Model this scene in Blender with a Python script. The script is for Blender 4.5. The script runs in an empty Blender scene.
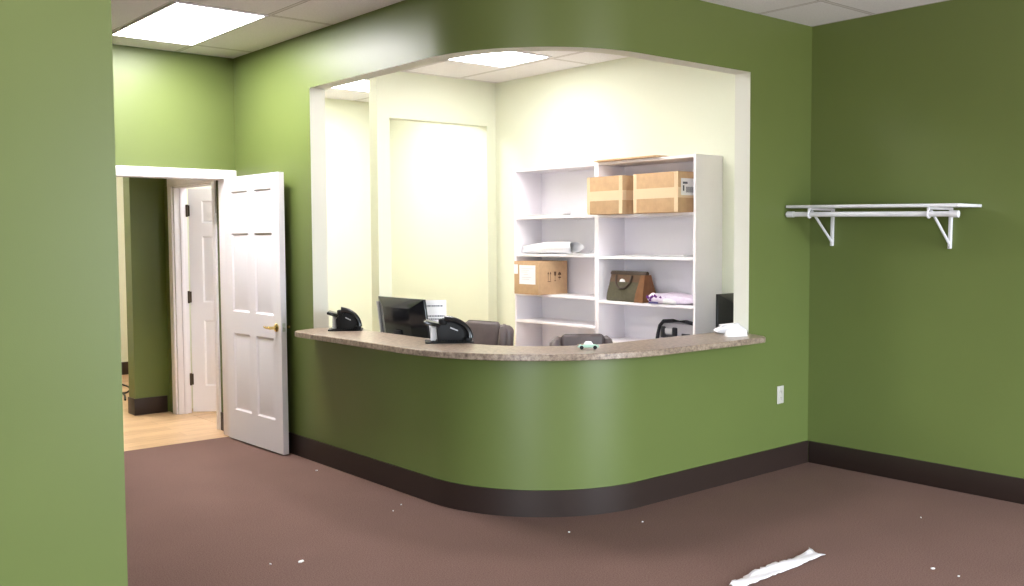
import bpy, bmesh, math, random
from mathutils import Vector, Matrix
random.seed(7)
S = bpy.context.scene
COL = S.collection
PI = math.pi
R = math.radians

# ------------------------------------------------------------------ materials
def nodes_of(name):
    m = bpy.data.materials.new(name); m.use_nodes = True
    nt = m.node_tree
    return m, nt, nt.nodes['Principled BSDF']

def mat(name, col, rough=.5, metal=0., spec=.5, noise=0., nscale=30., bump=0., bscale=200., coat=0., sub=None):
    m, nt, b = nodes_of(name)
    b.inputs['Roughness'].default_value = rough
    b.inputs['Metallic'].default_value = metal
    b.inputs['Specular IOR Level'].default_value = spec
    b.inputs['Coat Weight'].default_value = coat
    b.inputs['Base Color'].default_value = (*col, 1)
    tc = nt.nodes.new('ShaderNodeTexCoord')
    if noise:
        n = nt.nodes.new('ShaderNodeTexNoise'); n.inputs['Scale'].default_value = nscale
        n.inputs['Detail'].default_value = 4
        nt.links.new(tc.outputs['Object'], n.inputs['Vector'])
        r = nt.nodes.new('ShaderNodeValToRGB')
        r.color_ramp.elements[0].position = .3; r.color_ramp.elements[1].position = .7
        r.color_ramp.elements[0].color = (*[c*(1-noise) for c in col], 1)
        r.color_ramp.elements[1].color = (*[min(1, c*(1+noise)) for c in col], 1)
        nt.links.new(n.outputs['Fac'], r.inputs['Fac'])
        nt.links.new(r.outputs['Color'], b.inputs['Base Color'])
    if bump:
        n2 = nt.nodes.new('ShaderNodeTexNoise'); n2.inputs['Scale'].default_value = bscale
        nt.links.new(tc.outputs['Object'], n2.inputs['Vector'])
        bp = nt.nodes.new('ShaderNodeBump'); bp.inputs['Strength'].default_value = bump
        bp.inputs['Distance'].default_value = .002
        nt.links.new(n2.outputs['Fac'], bp.inputs['Height'])
        nt.links.new(bp.outputs['Normal'], b.inputs['Normal'])
    return m

def emit(name, col, strength):
    m, nt, b = nodes_of(name)
    b.inputs['Base Color'].default_value = (.9, .9, .9, 1)
    b.inputs['Emission Color'].default_value = (*col, 1)
    b.inputs['Emission Strength'].default_value = strength
    return m

def srgb(r, g, b):
    f = lambda c: (c/255/12.92) if c/255 <= .04045 else ((c/255+.055)/1.055)**2.4
    return (f(r), f(g), f(b))

GREEN  = mat('green_paint', (.124, .161, .043), .40, spec=.45, bump=.10, bscale=260, noise=.02, nscale=3)
CREAM  = mat('cream_paint', (.755, .775, .63), .5, spec=.35, bump=.08, bscale=260)
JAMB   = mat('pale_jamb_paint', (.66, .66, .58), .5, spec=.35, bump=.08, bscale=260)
WHITE  = mat('white_gloss_paint', (.84, .81, .86), .5, spec=.4)
LAMIN  = mat('white_laminate', (.90, .86, .90), .4, spec=.4)
WIRE   = mat('white_enamel_metal', (.78, .78, .82), .3, spec=.5)
BASEB  = mat('dark_brown_vinyl', (.026, .015, .012), .42, spec=.4)
BRASS  = mat('brass', (.80, .62, .25), .25, metal=1)
BRONZE = mat('bronze_hinge', (.07, .05, .035), .4, metal=.6)
STEEL  = mat('brushed_steel', (.62, .62, .60), .3, metal=1)
BLACK  = mat('black_plastic', (.008, .008, .009), .5, spec=.25)
GLOSSB = mat('glossy_black_plastic', (.008, .008, .010), .16, spec=.5)
SILVER = mat('silver_plastic', (.50, .50, .52), .35, spec=.5)
LEATH  = mat('taupe_leather', (.110, .085, .085), .42, spec=.45, bump=.35, bscale=120, noise=.12, nscale=14)
PAPER  = mat('white_paper', (.86, .85, .86), .7, spec=.2)
INK    = mat('grey_ink', (.12, .12, .15), .7, spec=.1)
GREYPA = mat('greyish_paper', (.62, .60, .62), .7, spec=.2)
CARD   = mat('cardboard', (.55, .36, .205), .75, spec=.15, noise=.06, nscale=25)
CARDD  = mat('brown_cardboard', (.47, .265, .125), .75, spec=.15, noise=.06, nscale=25)
TAPE   = mat('packing_tape', (.74, .56, .36), .3, spec=.4)
CRATE  = mat('brown_ink', (.13, .07, .04), .8, spec=.1)
OLIVE  = mat('olive_canvas', (.095, .085, .055), .8, spec=.2, bump=.4, bscale=350, noise=.10, nscale=40)
TAN    = mat('tan_leather', (.19, .080, .032), .5, spec=.35, noise=.15, nscale=20)
BROWNL = mat('brown_leather', (.115, .062, .034), .5, spec=.35, noise=.15, nscale=20)
DKBRN  = mat('dark_brown_leather', (.055, .035, .024), .5, spec=.4)
LILAC  = mat('lilac_fabric', (.70, .62, .74), .9, spec=.1, noise=.06, nscale=40)
PURP   = mat('purple_fabric', (.13, .035, .17), .9, spec=.1)
NAVY   = mat('indigo_fabric', (.12, .10, .26), .9, spec=.1)
CHAR   = mat('charcoal_nylon', (.016, .016, .022), .6, spec=.3, bump=.3, bscale=400)
GREYN  = mat('grey_nylon', (.34, .32, .35), .7, spec=.2, bump=.3, bscale=400)
TOYG   = mat('pale_green_enamel', (.42, .62, .50), .25, spec=.5)
TOYW   = mat('white_enamel', (.85, .85, .85), .25, spec=.5)
OUTL   = mat('ivory_plastic', (.52, .50, .44), .35, spec=.4)
DESKM  = mat('grey_laminate_desk', (.42, .40, .38), .5, spec=.35)
FILM   = mat('crumpled_white_film', (.80, .76, .80), .35, spec=.5)
TOWELW = mat('white_cotton', (.74, .73, .76), .9, spec=.1)
LAMP   = emit('fluorescent_diffuser', (1., .965, .955), 34.0)
LAMPF  = emit('fluorescent_diffuser_dim', (1., .965, .96), 8.0)
LAMPR  = emit('fluorescent_diffuser_rear', (1., .975, .96), 18.0)
LAMPB  = emit('fluorescent_diffuser_reception', (1., .975, .97), 15.0)
LAMPADD  = emit('added_bookcase_light', (1., .975, .97), 29.0)  # added light for the bookcase fronts, not a lamp known there
LAMPH  = emit('fluorescent_diffuser_hall', (1., .95, .86), 34.0)

def carpet_mat():
    m, nt, b = nodes_of('brown_loop_carpet')
    tc = nt.nodes.new('ShaderNodeTexCoord')
    n = nt.nodes.new('ShaderNodeTexNoise'); n.inputs['Scale'].default_value = 160; n.inputs['Detail'].default_value = 5
    n3 = nt.nodes.new('ShaderNodeTexNoise'); n3.inputs['Scale'].default_value = 2.2; n3.inputs['Detail'].default_value = 3
    nt.links.new(tc.outputs['Object'], n.inputs['Vector']); nt.links.new(tc.outputs['Object'], n3.inputs['Vector'])
    r = nt.nodes.new('ShaderNodeValToRGB')
    r.color_ramp.elements[0].position = .3; r.color_ramp.elements[1].position = .72
    r.color_ramp.elements[0].color = (.130, .075, .062, 1); r.color_ramp.elements[1].color = (.262, .156, .132, 1)
    nt.links.new(n.outputs['Fac'], r.inputs['Fac'])
    mx = nt.nodes.new('ShaderNodeMixRGB'); mx.blend_type = 'MULTIPLY'; mx.inputs['Fac'].default_value = .15
    nt.links.new(r.outputs['Color'], mx.inputs['Color1']); nt.links.new(n3.outputs['Fac'], mx.inputs['Color2'])
    nt.links.new(mx.outputs['Color'], b.inputs['Base Color'])
    b.inputs['Roughness'].default_value = .9; b.inputs['Specular IOR Level'].default_value = .15
    bp = nt.nodes.new('ShaderNodeBump'); bp.inputs['Strength'].default_value = .6; bp.inputs['Distance'].default_value = .004
    nt.links.new(n.outputs['Fac'], bp.inputs['Height']); nt.links.new(bp.outputs['Normal'], b.inputs['Normal'])
    return m
CARPET = carpet_mat()

def wood_mat():
    m, nt, b = nodes_of('light_oak_planks')
    tc = nt.nodes.new('ShaderNodeTexCoord')
    br = nt.nodes.new('ShaderNodeTexBrick')
    br.inputs['Scale'].default_value = 1; br.inputs['Brick Width'].default_value = 1.2; br.inputs['Row Height'].default_value = .16
    br.inputs['Mortar Size'].default_value = .0015; br.inputs['Bias'].default_value = 0
    br.inputs['Color1'].default_value = (.62, .40, .22, 1); br.inputs['Color2'].default_value = (.72, .50, .30, 1)
    br.inputs['Mortar'].default_value = (.32, .19, .10, 1)
    nt.links.new(tc.outputs['Object'], br.inputs['Vector'])
    mp = nt.nodes.new('ShaderNodeMapping'); mp.inputs['Scale'].default_value = (1.5, 22, 1)
    nt.links.new(tc.outputs['Object'], mp.inputs['Vector'])
    n = nt.nodes.new('ShaderNodeTexNoise'); n.inputs['Scale'].default_value = 2; n.inputs['Detail'].default_value = 5
    nt.links.new(mp.outputs['Vector'], n.inputs['Vector'])
    r = nt.nodes.new('ShaderNodeValToRGB')
    r.color_ramp.elements[0].color = (.72, .66, .6, 1); r.color_ramp.elements[1].color = (1, 1, 1, 1)
    r.color_ramp.elements[0].position = .35; r.color_ramp.elements[1].position = .6
    nt.links.new(n.outputs['Fac'], r.inputs['Fac'])
    mx = nt.nodes.new('ShaderNodeMixRGB'); mx.blend_type = 'MULTIPLY'; mx.inputs['Fac'].default_value = .8
    nt.links.new(br.outputs['Color'], mx.inputs['Color1']); nt.links.new(r.outputs['Color'], mx.inputs['Color2'])
    nt.links.new(mx.outputs['Color'], b.inputs['Base Color'])
    b.inputs['Roughness'].default_value = .35
    return m
WOOD = wood_mat()

def ceiling_mat():
    m, nt, b = nodes_of('acoustic_ceiling_tiles')
    g = nt.nodes.new('ShaderNodeNewGeometry')
    sx = nt.nodes.new('ShaderNodeSeparateXYZ'); nt.links.new(g.outputs['Position'], sx.inputs[0])
    def line(sock, off, period, half):
        a = nt.nodes.new('ShaderNodeMath'); a.operation = 'SUBTRACT'; a.inputs[1].default_value = off - 40*period
        nt.links.new(sock, a.inputs[0])
        d = nt.nodes.new('ShaderNodeMath'); d.operation = 'PINGPONG'; d.inputs[1].default_value = period/2
        nt.links.new(a.outputs[0], d.inputs[0])
        l = nt.nodes.new('ShaderNodeMath'); l.operation = 'LESS_THAN'; l.inputs[1].default_value = half
        nt.links.new(d.outputs[0], l.inputs[0]); return l.outputs[0]
    def mx(a, c):
        n = nt.nodes.new('ShaderNodeMath'); n.operation = 'MAXIMUM'
        nt.links.new(a, n.inputs[0]); nt.links.new(c, n.inputs[1]); return n.outputs[0]
    bar = mx(line(sx.outputs['X'], 2.88, .61, .012), line(sx.outputs['Y'], 5.83, 1.22, .012))
    sh = mx(line(sx.outputs['X'], 2.88, .61, .017), line(sx.outputs['Y'], 5.83, 1.22, .017))
    n = nt.nodes.new('ShaderNodeTexNoise'); n.inputs['Scale'].default_value = 90; n.inputs['Detail'].default_value = 3
    nt.links.new(g.outputs['Position'], n.inputs['Vector'])
    r = nt.nodes.new('ShaderNodeValToRGB')
    r.color_ramp.elements[0].position = .35; r.color_ramp.elements[1].position = .55
    r.color_ramp.elements[0].color = (.82, .80, .84, 1); r.color_ramp.elements[1].color = (.89, .87, .91, 1)
    nt.links.new(n.outputs['Fac'], r.inputs['Fac'])
    m1 = nt.nodes.new('ShaderNodeMixRGB'); m1.inputs['Color2'].default_value = (.34, .31, .31, 1)
    nt.links.new(sh, m1.inputs['Fac']); nt.links.new(r.outputs['Color'], m1.inputs['Color1'])
    m2 = nt.nodes.new('ShaderNodeMixRGB'); m2.inputs['Color2'].default_value = (.74, .71, .73, 1)
    nt.links.new(bar, m2.inputs['Fac']); nt.links.new(m1.outputs['Color'], m2.inputs['Color1'])
    nt.links.new(m2.outputs['Color'], b.inputs['Base Color'])
    b.inputs['Roughness'].default_value = .9; b.inputs['Specular IOR Level'].default_value = .1
    return m
CEIL = ceiling_mat()

def counter_mat():
    m, nt, b = nodes_of('speckled_brown_laminate')
    tc = nt.nodes.new('ShaderNodeTexCoord')
    n = nt.nodes.new('ShaderNodeTexNoise'); n.inputs['Scale'].default_value = 38; n.inputs['Detail'].default_value = 8; n.inputs['Roughness'].default_value = .75
    nt.links.new(tc.outputs['Object'], n.inputs['Vector'])
    r = nt.nodes.new('ShaderNodeValToRGB')
    e = r.color_ramp.elements
    e[0].position = .32; e[0].color = (.10, .070, .052, 1)
    e[1].position = .70; e[1].color = (.50, .41, .31, 1)
    k = e.new(.5); k.color = (.28, .21, .16, 1)
    nt.links.new(n.outputs['Fac'], r.inputs['Fac']); nt.links.new(r.outputs['Color'], b.inputs['Base Color'])
    b.inputs['Roughness'].default_value = .30; b.inputs['Specular IOR Level'].default_value = .5
    return m
COUNTER = counter_mat()

# ------------------------------------------------------------------ mesh helpers
class MB:
    def __init__(s): s.bm = bmesh.new()
    def box(s, x0, x1, y0, y1, z0, z1, bev=0., mi=0, seg=2):
        b = bmesh.new()
        bmesh.ops.create_cube(b, size=1)
        for v in b.verts:
            v.co = Vector(((x0+x1)/2 + v.co.x*(x1-x0), (y0+y1)/2 + v.co.y*(y1-y0), (z0+z1)/2 + v.co.z*(z1-z0)))
        if bev: bmesh.ops.bevel(b, geom=b.edges[:], offset=bev, segments=seg, affect='EDGES', profile=.5)
        for f in b.faces: f.material_index = mi
        s._add(b); return s
    def obox(s, c, size, M=None, bev=0., mi=0, seg=2):
        b = bmesh.new(); bmesh.ops.create_cube(b, size=1)
        for v in b.verts: v.co = Vector((v.co.x*size[0], v.co.y*size[1], v.co.z*size[2]))
        if bev: bmesh.ops.bevel(b, geom=b.edges[:], offset=bev, segments=seg, affect='EDGES', profile=.5)
        for v in b.verts: v.co = (M @ v.co if M else v.co) + Vector(c)
        for f in b.faces: f.material_index = mi
        s._add(b); return s
    def tube(s, pts, rad, n=10, mi=0, cap=True, flat=1.):
        pts = [Vector(p) for p in pts]; L = len(pts)
        rr = rad if isinstance(rad, (list, tuple)) else [rad]*L
        rings = []; up = Vector((0, 0, 1))
        t0 = (pts[1]-pts[0]).normalized()
        if abs(t0.dot(up)) > .95: up = Vector((0, 1, 0))
        for i, p in enumerate(pts):
            t = (pts[min(i+1, L-1)] - pts[max(i-1, 0)]).normalized()
            a = t.cross(up)
            if a.length < 1e-5: a = Vector((1, 0, 0))
            a.normalize(); c = a.cross(t).normalized()
            rings.append([s.bm.verts.new(p + (a*math.cos(2*PI*k/n) + c*math.sin(2*PI*k/n)*flat)*rr[i]) for k in range(n)])
        for i in range(L-1):
            for k in range(n):
                f = s.bm.faces.new((rings[i][k], rings[i][(k+1) % n], rings[i+1][(k+1) % n], rings[i+1][k])); f.material_index = mi; f.smooth = True
        if cap:
            f = s.bm.faces.new(rings[0][::-1]); f.material_index = mi
            f = s.bm.faces.new(rings[-1]); f.material_index = mi
        return s
    def cyl(s, a, b, r, n=16, mi=0): return s.tube([a, b], r, n, mi)
    def lathe(s, prof, c=(0, 0, 0), n=20, mi=0):
        c = Vector(c); rings = []
        for r_, z in prof:
            rings.append([s.bm.verts.new(c + Vector((r_*math.cos(2*PI*k/n), r_*math.sin(2*PI*k/n), z))) for k in range(n)])
        for i in range(len(prof)-1):
            for k in range(n):
                f = s.bm.faces.new((rings[i][k], rings[i][(k+1) % n], rings[i+1][(k+1) % n], rings[i+1][k])); f.smooth = True; f.material_index = mi
        s.bm.faces.new(rings[0][::-1]).material_index = mi; s.bm.faces.new(rings[-1]).material_index = mi
        return s
    def prism(s, poly, axis, a, b, mi=0, bev=0.):
        """polygon in the two other axes (cyclic order), extruded along axis from a to b"""
        bb = bmesh.new()
        def P(u, v, w):
            return {'x': (w, u, v), 'y': (u, w, v), 'z': (u, v, w)}[axis]
        A = [bb.verts.new(P(u, v, a)) for u, v in poly]; B = [bb.verts.new(P(u, v, b)) for u, v in poly]
        n = len(poly)
        for i in range(n): bb.faces.new((A[i], A[(i+1) % n], B[(i+1) % n], B[i]))
        bb.faces.new(A[::-1]); bb.faces.new(B)
        bmesh.ops.recalc_face_normals(bb, faces=bb.faces[:])
        if bev: bmesh.ops.bevel(bb, geom=bb.edges[:], offset=bev, segments=2, affect='EDGES', profile=.5)
        for f in bb.faces: f.material_index = mi
        s._add(bb); return s
    def strip(s, inner, outer, z0, z1, mi=0, mis=None):
        """closed solid between two plan polylines of equal length"""
        n = len(inner)
        v = lambda p, z: s.bm.verts.new((p[0], p[1], z))
        il = [v(p, z0) for p in inner]; iu = [v(p, z1) for p in inner]
        ol = [v(p, z0) for p in outer]; ou = [v(p, z1) for p in outer]
        m = mis or dict(out=mi, inn=mi, top=mi, bot=mi, end=mi)
        def F(vs, k, sm=False):
            f = s.bm.faces.new(vs); f.material_index = m[k]; f.smooth = sm
        for i in range(n-1):
            F((ol[i], ol[i+1], ou[i+1], ou[i]), 'out', True)
            F((il[i+1], il[i], iu[i], iu[i+1]), 'inn', True)
            F((iu[i], ou[i], ou[i+1], iu[i+1]), 'top')
            F((ol[i], il[i], il[i+1], ol[i+1]), 'bot')
        F((il[0], ol[0], ou[0], iu[0]), 'end'); F((ol[-1], il[-1], iu[-1], ou[-1]), 'end')
        return s
    def quad(s, pts, mi=0):
        f = s.bm.faces.new([s.bm.verts.new(p) for p in pts]); f.material_index = mi; return s
    def _add(s, b):
        me = bpy.data.meshes.new('t'); b.to_mesh(me); b.free(); s.bm.from_mesh(me); bpy.data.meshes.remove(me)
    def xf(s, M):
        for v in s.bm.verts: v.co = M @ v.co
        return s
    def build(s, name, mats, parent=None, loc=(0, 0, 0), rotz=0., sub=0, recalc=True, smooth=None):
        if recalc: bmesh.ops.recalc_face_normals(s.bm, faces=s.bm.faces[:])
        me = bpy.data.meshes.new(name); s.bm.to_mesh(me); s.bm.free()
        for m in (mats if isinstance(mats, (list, tuple)) else [mats]): me.materials.append(m)
        if not smooth: me.set_sharp_from_angle(angle=R(35))
        if smooth:
            for p in me.polygons: p.use_smooth = True
        o = bpy.data.objects.new(name, me); COL.objects.link(o)
        o.location = loc; o.rotation_euler = (0, 0, rotz)
        if parent: o.parent = parent
        if sub:
            md = o.modifiers.new('Subdivision', 'SUBSURF'); md.levels = sub; md.render_levels = sub
        return o

def tag(o, label=None, cat=None, group=None, kind=None):
    if label: o['label'] = label
    if cat: o['category'] = cat
    if group: o['group'] = group
    if kind: o['kind'] = kind
    return o
def struct(o, label=None): o['kind'] = 'structure'; (label and o.__setitem__('label', label)); return o
def thing(name, label, cat, loc=(0, 0, 0), rotz=0., group=None):
    o = bpy.data.objects.new(name, None); COL.objects.link(o)
    o.empty_display_size = .1; o.location = loc; o.rotation_euler = (0, 0, rotz)
    return tag(o, label, cat, group)

# ------------------------------------------------------------------ plan of the place
H = 3.01
XL, YB, RAD = 3.336, 3.85, .86       # outer face of the reception wall: left leg, right leg, corner radius
XR, YD, T = 5.927, 7.389, .12
XI, YI = 5.755, 7.08                  # inside faces behind the counter
YREAR, YCREAM = 8.87, 11.67
YO, XO = 6.157, 5.238                # ends of the opening
ZC, ZH = .950, 2.632                 # counter top, head of the opening
XW, YBACK = -3.0, -2.6

def path(off, y0, x1, n=28, rmin=.02):
    """plan polyline along the reception wall, off>0 = inwards"""
    x, y, r = XL+off, YB+off, max(RAD-off, rmin)
    p = [(x, y0)]
    cx, cy = XL+RAD, YB+RAD
    if RAD-off <= rmin: cx, cy = x+rmin, y+rmin
    m = 6
    for i in range(1, m): p.append((x, y0 + (cy-y0)*i/m))
    for i in range(n+1):
        a = PI + PI/2*i/n
        p.append((cx + r*math.cos(a), cy + r*math.sin(a)))
    for i in range(1, m): p.append((cx + (x1-cx)*i/m, y))
    p.append((x1, y))
    return p

# floors
struct(MB().box(XW, XR, YBACK, YD+.02, -.05, 0).build('floor', CARPET), 'brown loop pile carpet of the waiting room')
struct(MB().box(-.5, XI, YD+.02, YCREAM, -.05, 0).build('floor_hall', WOOD), 'light oak plank floor of the hallway')
m = MB(); m.prism(path(T/2, YD-.1, XI)[:] + [(XI, YREAR), (XL+T/2, YREAR)], 'z', 0, .002)  # pale floor added here to bounce light up onto the bookcases
struct(m.build('floor_reception', WOOD), 'unseen light oak plank floor behind the counter, added to bounce light')
# ceiling
struct(MB().box(XW, XR+.1, YBACK, YCREAM+.1, H, H+.05).build('ceiling', CEIL), 'dropped ceiling of large pale tiles in a grid')

# reception wall: one solid with the wide opening over the counter
m_all = dict(out=0, inn=1, top=0, bot=1, end=1)
w = MB()
w.strip(path(T, YO, XO), path(0, YO, XO), 0, ZC-.0365, mis=dict(out=0, inn=1, top=1, bot=1, end=0))
w.strip(path(T, YO, XO), path(0, YO, XO), ZH, H, mis=dict(out=0, inn=1, top=1, bot=2, end=0))
w.strip([(XL+T, YD), (XL+T, YO)], [(XL, YD), (XL, YO)], 0, H, mis=dict(out=0, inn=1, top=1, bot=1, end=2))
w.strip([(XO, YB+T), (XR, YB+T)], [(XO, YB), (XR, YB)], 0, H, mis=dict(out=0, inn=1, top=1, bot=1, end=2))
wo = w.build('wall_reception', [GREEN, CREAM, JAMB], recalc=True)
struct(wo, 'green wall curving round the reception counter, cut open above it')

struct(MB().box(XR, XR+.12, YBACK, YB+T, 0, H).build('wall_right', GREEN), 'dark green wall carrying the bracket shelf')
# foreground wall end on the left
struct(MB().box(XW, 1.0745, 3.30, 3.44, 0, H).build('wall_left', GREEN), 'green wall end close to the camera on the left')
# far wall with the doorway
DX0, DX1, DZ = 2.30, 3.255, 2.072
d = MB()
d.box(XW, DX0, YD, YD+T, 0, H); d.box(DX1, XL+T, YD, YD+T, 0, H); d.box(DX0, DX1, YD, YD+T, DZ, H)
struct(d.build('wall_far', GREEN), 'green wall with the doorway to the hallway')
# west and back walls close the waiting room, storefront window behind the camera, added west window
WZ0, WZ1 = .25, 2.75
WB, WW = (3.3, 5.7), (-2.3, .3)          # glazing: back wall (x); west wall (y), added to light the right wall
b = MB()
b.box(XW-.12, XW, YBACK, WW[0], 0, H); b.box(XW-.12, XW, WW[1], YCREAM, 0, H)
b.box(XW-.12, XW, *WW, 0, WZ0); b.box(XW-.12, XW, *WW, WZ1, H)
struct(b.build('wall_west', GREEN), 'green wall beyond the left end, with an added unseen window lighting the right wall')
b = MB()
b.box(XW, WB[0], YBACK-.12, YBACK, 0, H); b.box(WB[1], XR, YBACK-.12, YBACK, 0, H)
b.box(*WB, YBACK-.12, YBACK, 0, WZ0); b.box(*WB, YBACK-.12, YBACK, WZ1, H)
struct(b.build('wall_back', GREEN), 'green wall behind the camera, with a shop window')
for i, (span, ax) in enumerate(((WB, 'x'), (WW, 'y'))):
    a0, a1 = span; f = MB()
    for p0, p1, z0, z1 in ((a0, a0+.05, WZ0, WZ1), (a1-.05, a1, WZ0, WZ1), (a0, a1, WZ0, WZ0+.05), (a0, a1, WZ1-.05, WZ1), ((a0+a1)/2-.025, (a0+a1)/2+.025, WZ0, WZ1)):
        if ax == 'x': f.box(p0, p1, YBACK-.09, YBACK-.03, z0, z1, .004)
        else: f.box(XW-.09, XW-.03, p0, p1, z0, z1, .004)
    struct(f.build('window_%d' % (i+1), STEEL), 'metal framed window outside the picture, unseen daylight source')
    pl = bpy.data.lights.new('window_portal', 'AREA'); pl.shape = 'RECTANGLE'; pl.size = a1-a0; pl.size_y = WZ1-WZ0
    pl.cycles.is_portal = True
    po = bpy.data.objects.new('window_portal', pl); COL.objects.link(po)
    if ax == 'x': po.location = ((a0+a1)/2, YBACK-.14, (WZ0+WZ1)/2); po.rotation_euler = (R(90), 0, 0)
    else: po.location = (XW-.14, (a0+a1)/2, (WZ0+WZ1)/2); po.rotation_euler = (R(90), 0, R(-90))

# rooms behind: reception and hallway
struct(MB().box(XI, XI+.12, YB+T, YCREAM+.1, 0, H).build('wall_shelving', CREAM), 'cream wall behind the white bookcases')
DA, DB, DHZ = 4.586, 5.653, 2.61
b = MB()
b.box(4.465, DA, YI, YI+T, 0, H); b.box(DB, XI, YI, YI+T, 0, H); b.box(DA, DB, YI, YI+T, DHZ, H)
struct(b.build('wall_partition', CREAM), 'cream partition with a wide plain opening behind the counter')
b = MB()
b.box(3.43, XI, YREAR, YREAR+.12, 0, H, mi=0)
struct(b.build('wall_rear', CREAM), 'cream wall at the back of the reception area')
# hallway right-hand wall (green on the hall side) with the second doorway
HX = 3.31; FA, FB, FZ = 7.765, 8.66, 2.06
b = MB()
b.strip([(HX+T, YD+T), (HX+T, FA)], [(HX, YD+T), (HX, FA)], 0, H, mis=dict(out=0, inn=1, top=1, bot=1, end=1))
b.strip([(HX+T, FB), (HX+T, YREAR)], [(HX, FB), (HX, YREAR)], 0, H, mis=dict(out=0, inn=1, top=1, bot=1, end=1))
b.strip([(HX+T, FA), (HX+T, FB)], [(HX, FA), (HX, FB)], FZ, H, mis=dict(out=0, inn=1, top=1, bot=1, end=1))
struct(b.build('wall_hall_right', [GREEN, CREAM]), 'green hallway wall with the second doorway')
struct(MB().box(3.0, 3.43, YREAR, YREAR+.16, 0, H).build('wall_hall_end', GREEN), 'green hallway wall end seen through the doorway')
struct(MB().box(.5, XI, YCREAM, YCREAM+.1, 0, H).build('wall_hall_far', CREAM), 'cream wall at the far end of the hallway')
struct(MB().box(.5, .6, YD+T, YCREAM, 0, H).build('wall_hall_left', CREAM), 'cream wall on the left of the hallway')

# baseboards
BB = .152
def bb(name, boxes):
    m = MB()
    for q in boxes: m.box(*q, .004)
    return struct(m.build(name, BASEB))
m = MB(); m.strip(path(-.001, YD-.005, XR-.001), path(-.013, YD-.005, XR-.013), 0, BB)
struct(m.build('baseboard_reception', BASEB), 'dark brown baseboard following the curved counter wall')
bb('baseboard_right', [(XR-.013, XR-.001, YBACK, YB-.014, 0, BB)])
bb('baseboard_left', [(XW, 1.0745, 3.287, 3.299, 0, BB), (1.0755, 1.0875, 3.29, 3.44, 0, BB)])
bb('baseboard_far', [(XW, DX0-.10, YD-.013, YD-.001, 0, BB)])
bb('baseboard_hall_end', [(2.988, HX-.02, YREAR-.013, YREAR-.001, 0, BB), (2.987, 2.999, YREAR-.013, YREAR+.16, 0, BB)])
bb('baseboard_hall_far', [(.6, XI, YCREAM-.013, YCREAM-.001, 0, BB)])
bb('baseboard_hall_right', [(HX-.013, HX-.001, YD+T, FA-.062, 0, BB)])

# door casings
def casing(name, label, boxes):
    m = MB()
    for q in boxes: m.box(*q, .006)
    return struct(m.build(name, WHITE), label)
CW = .092
casing('trim_1', 'white casing of the doorway to the hallway', [
    (DX0-CW, DX0+.005, YD-.02, YD-.001, 0, DZ+.056), (DX1-.005, DX1+.079, YD-.02, YD-.001, 0, DZ+.056),
    (DX0-CW, DX1+.079, YD-.022, YD-.001, DZ-.018, DZ+.056),
    (DX0, DX0+.018, YD-.001, YD+T+.001, 0, DZ), (DX1-.018, DX1, YD-.001, YD+T+.001, 0, DZ), (DX0, DX1, YD-.001, YD+T+.001, DZ-.018, DZ),
    (DX0-CW, DX0+.005, YD+T+.001, YD+T+.02, 0, DZ+.056), (DX1-.005, DX1+.06, YD+T+.001, YD+T+.02, 0, DZ+.056),
    (DX0-CW, DX1+.06, YD+T+.001, YD+T+.02, DZ-.018, DZ+.056)])
casing('trim_2', 'white casing of the second doorway inside the hallway', [
    (HX-.02, HX-.001, FA-.062, FA+.005, 0, FZ+.075), (HX-.02, HX-.001, FB-.005, FB+.085, 0, FZ+.075),
    (HX-.022, HX-.001, FA-.062, FB+.085, FZ-.005, FZ+.075),
    (HX-.001, HX+T+.001, FA, FA+.018, 0, FZ), (HX-.001, HX+T+.001, FB-.018, FB, 0, FZ), (HX-.001, HX+T+.001, FA, FB, FZ-.018, FZ),
    (HX+.05, HX+.085, FB-.03, FB-.018, 0, FZ-.018)])

# six panel doors
def panel_door(W, Hh, th):
    """slab in local x 0..W, y -th/2..th/2, z 0..Hh with six recessed panels on both faces"""
    bm = bmesh.new()
    st, mid = .115, .10
    pw = (W - 2*st - mid)/2
    xs = [0, st, st+pw, st+pw+mid, W-st, W]
    s = Hh/2.03
    zs = [0, .235*s, .235*s+.60*s, 1.00*s, 1.00*s+.60*s, 1.72*s, 1.72*s+.20*s, Hh]
    def side(y, flip):
        V = [[bm.verts.new((x, y, z)) for x in xs] for z in zs]
        d = 1 if y < 0 else -1                      # towards the inside of the slab
        def F(q): bm.faces.new(q[::-1] if flip else q)
        for j in range(len(zs)-1):
            for i in range(len(xs)-1):
                ring = [V[j][i], V[j][i+1], V[j+1][i+1], V[j+1][i]]
                if i in (1, 3) and j in (1, 3, 5):
                    for ins, dep in ((.014, .010), (.022, .010), (.048, .003)):
                        nx = [bm.verts.new((x, y+d*dep, z)) for x, z in ((xs[i]+ins, zs[j]+ins), (xs[i+1]-ins, zs[j]+ins), (xs[i+1]-ins, zs[j+1]-ins), (xs[i]+ins, zs[j+1]-ins))]
                        for k in range(4): F((ring[k], ring[(k+1) % 4], nx[(k+1) % 4], nx[k]))
                        ring = nx
                F(tuple(ring))
        return V
    A = side(-th/2, False); B = side(th/2, True)
    def edge(la, lb):
        for k in range(len(la)-1): bm.faces.new((la[k], lb[k], lb[k+1], la[k+1]))
    edge(A[0], B[0]); edge(A[-1], B[-1]); edge([r[0] for r in A], [r[0] for r in B]); edge([r[-1] for r in A], [r[-1] for r in B])
    mb = MB(); mb.bm.free(); mb.bm = bm
    return mb
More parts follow.
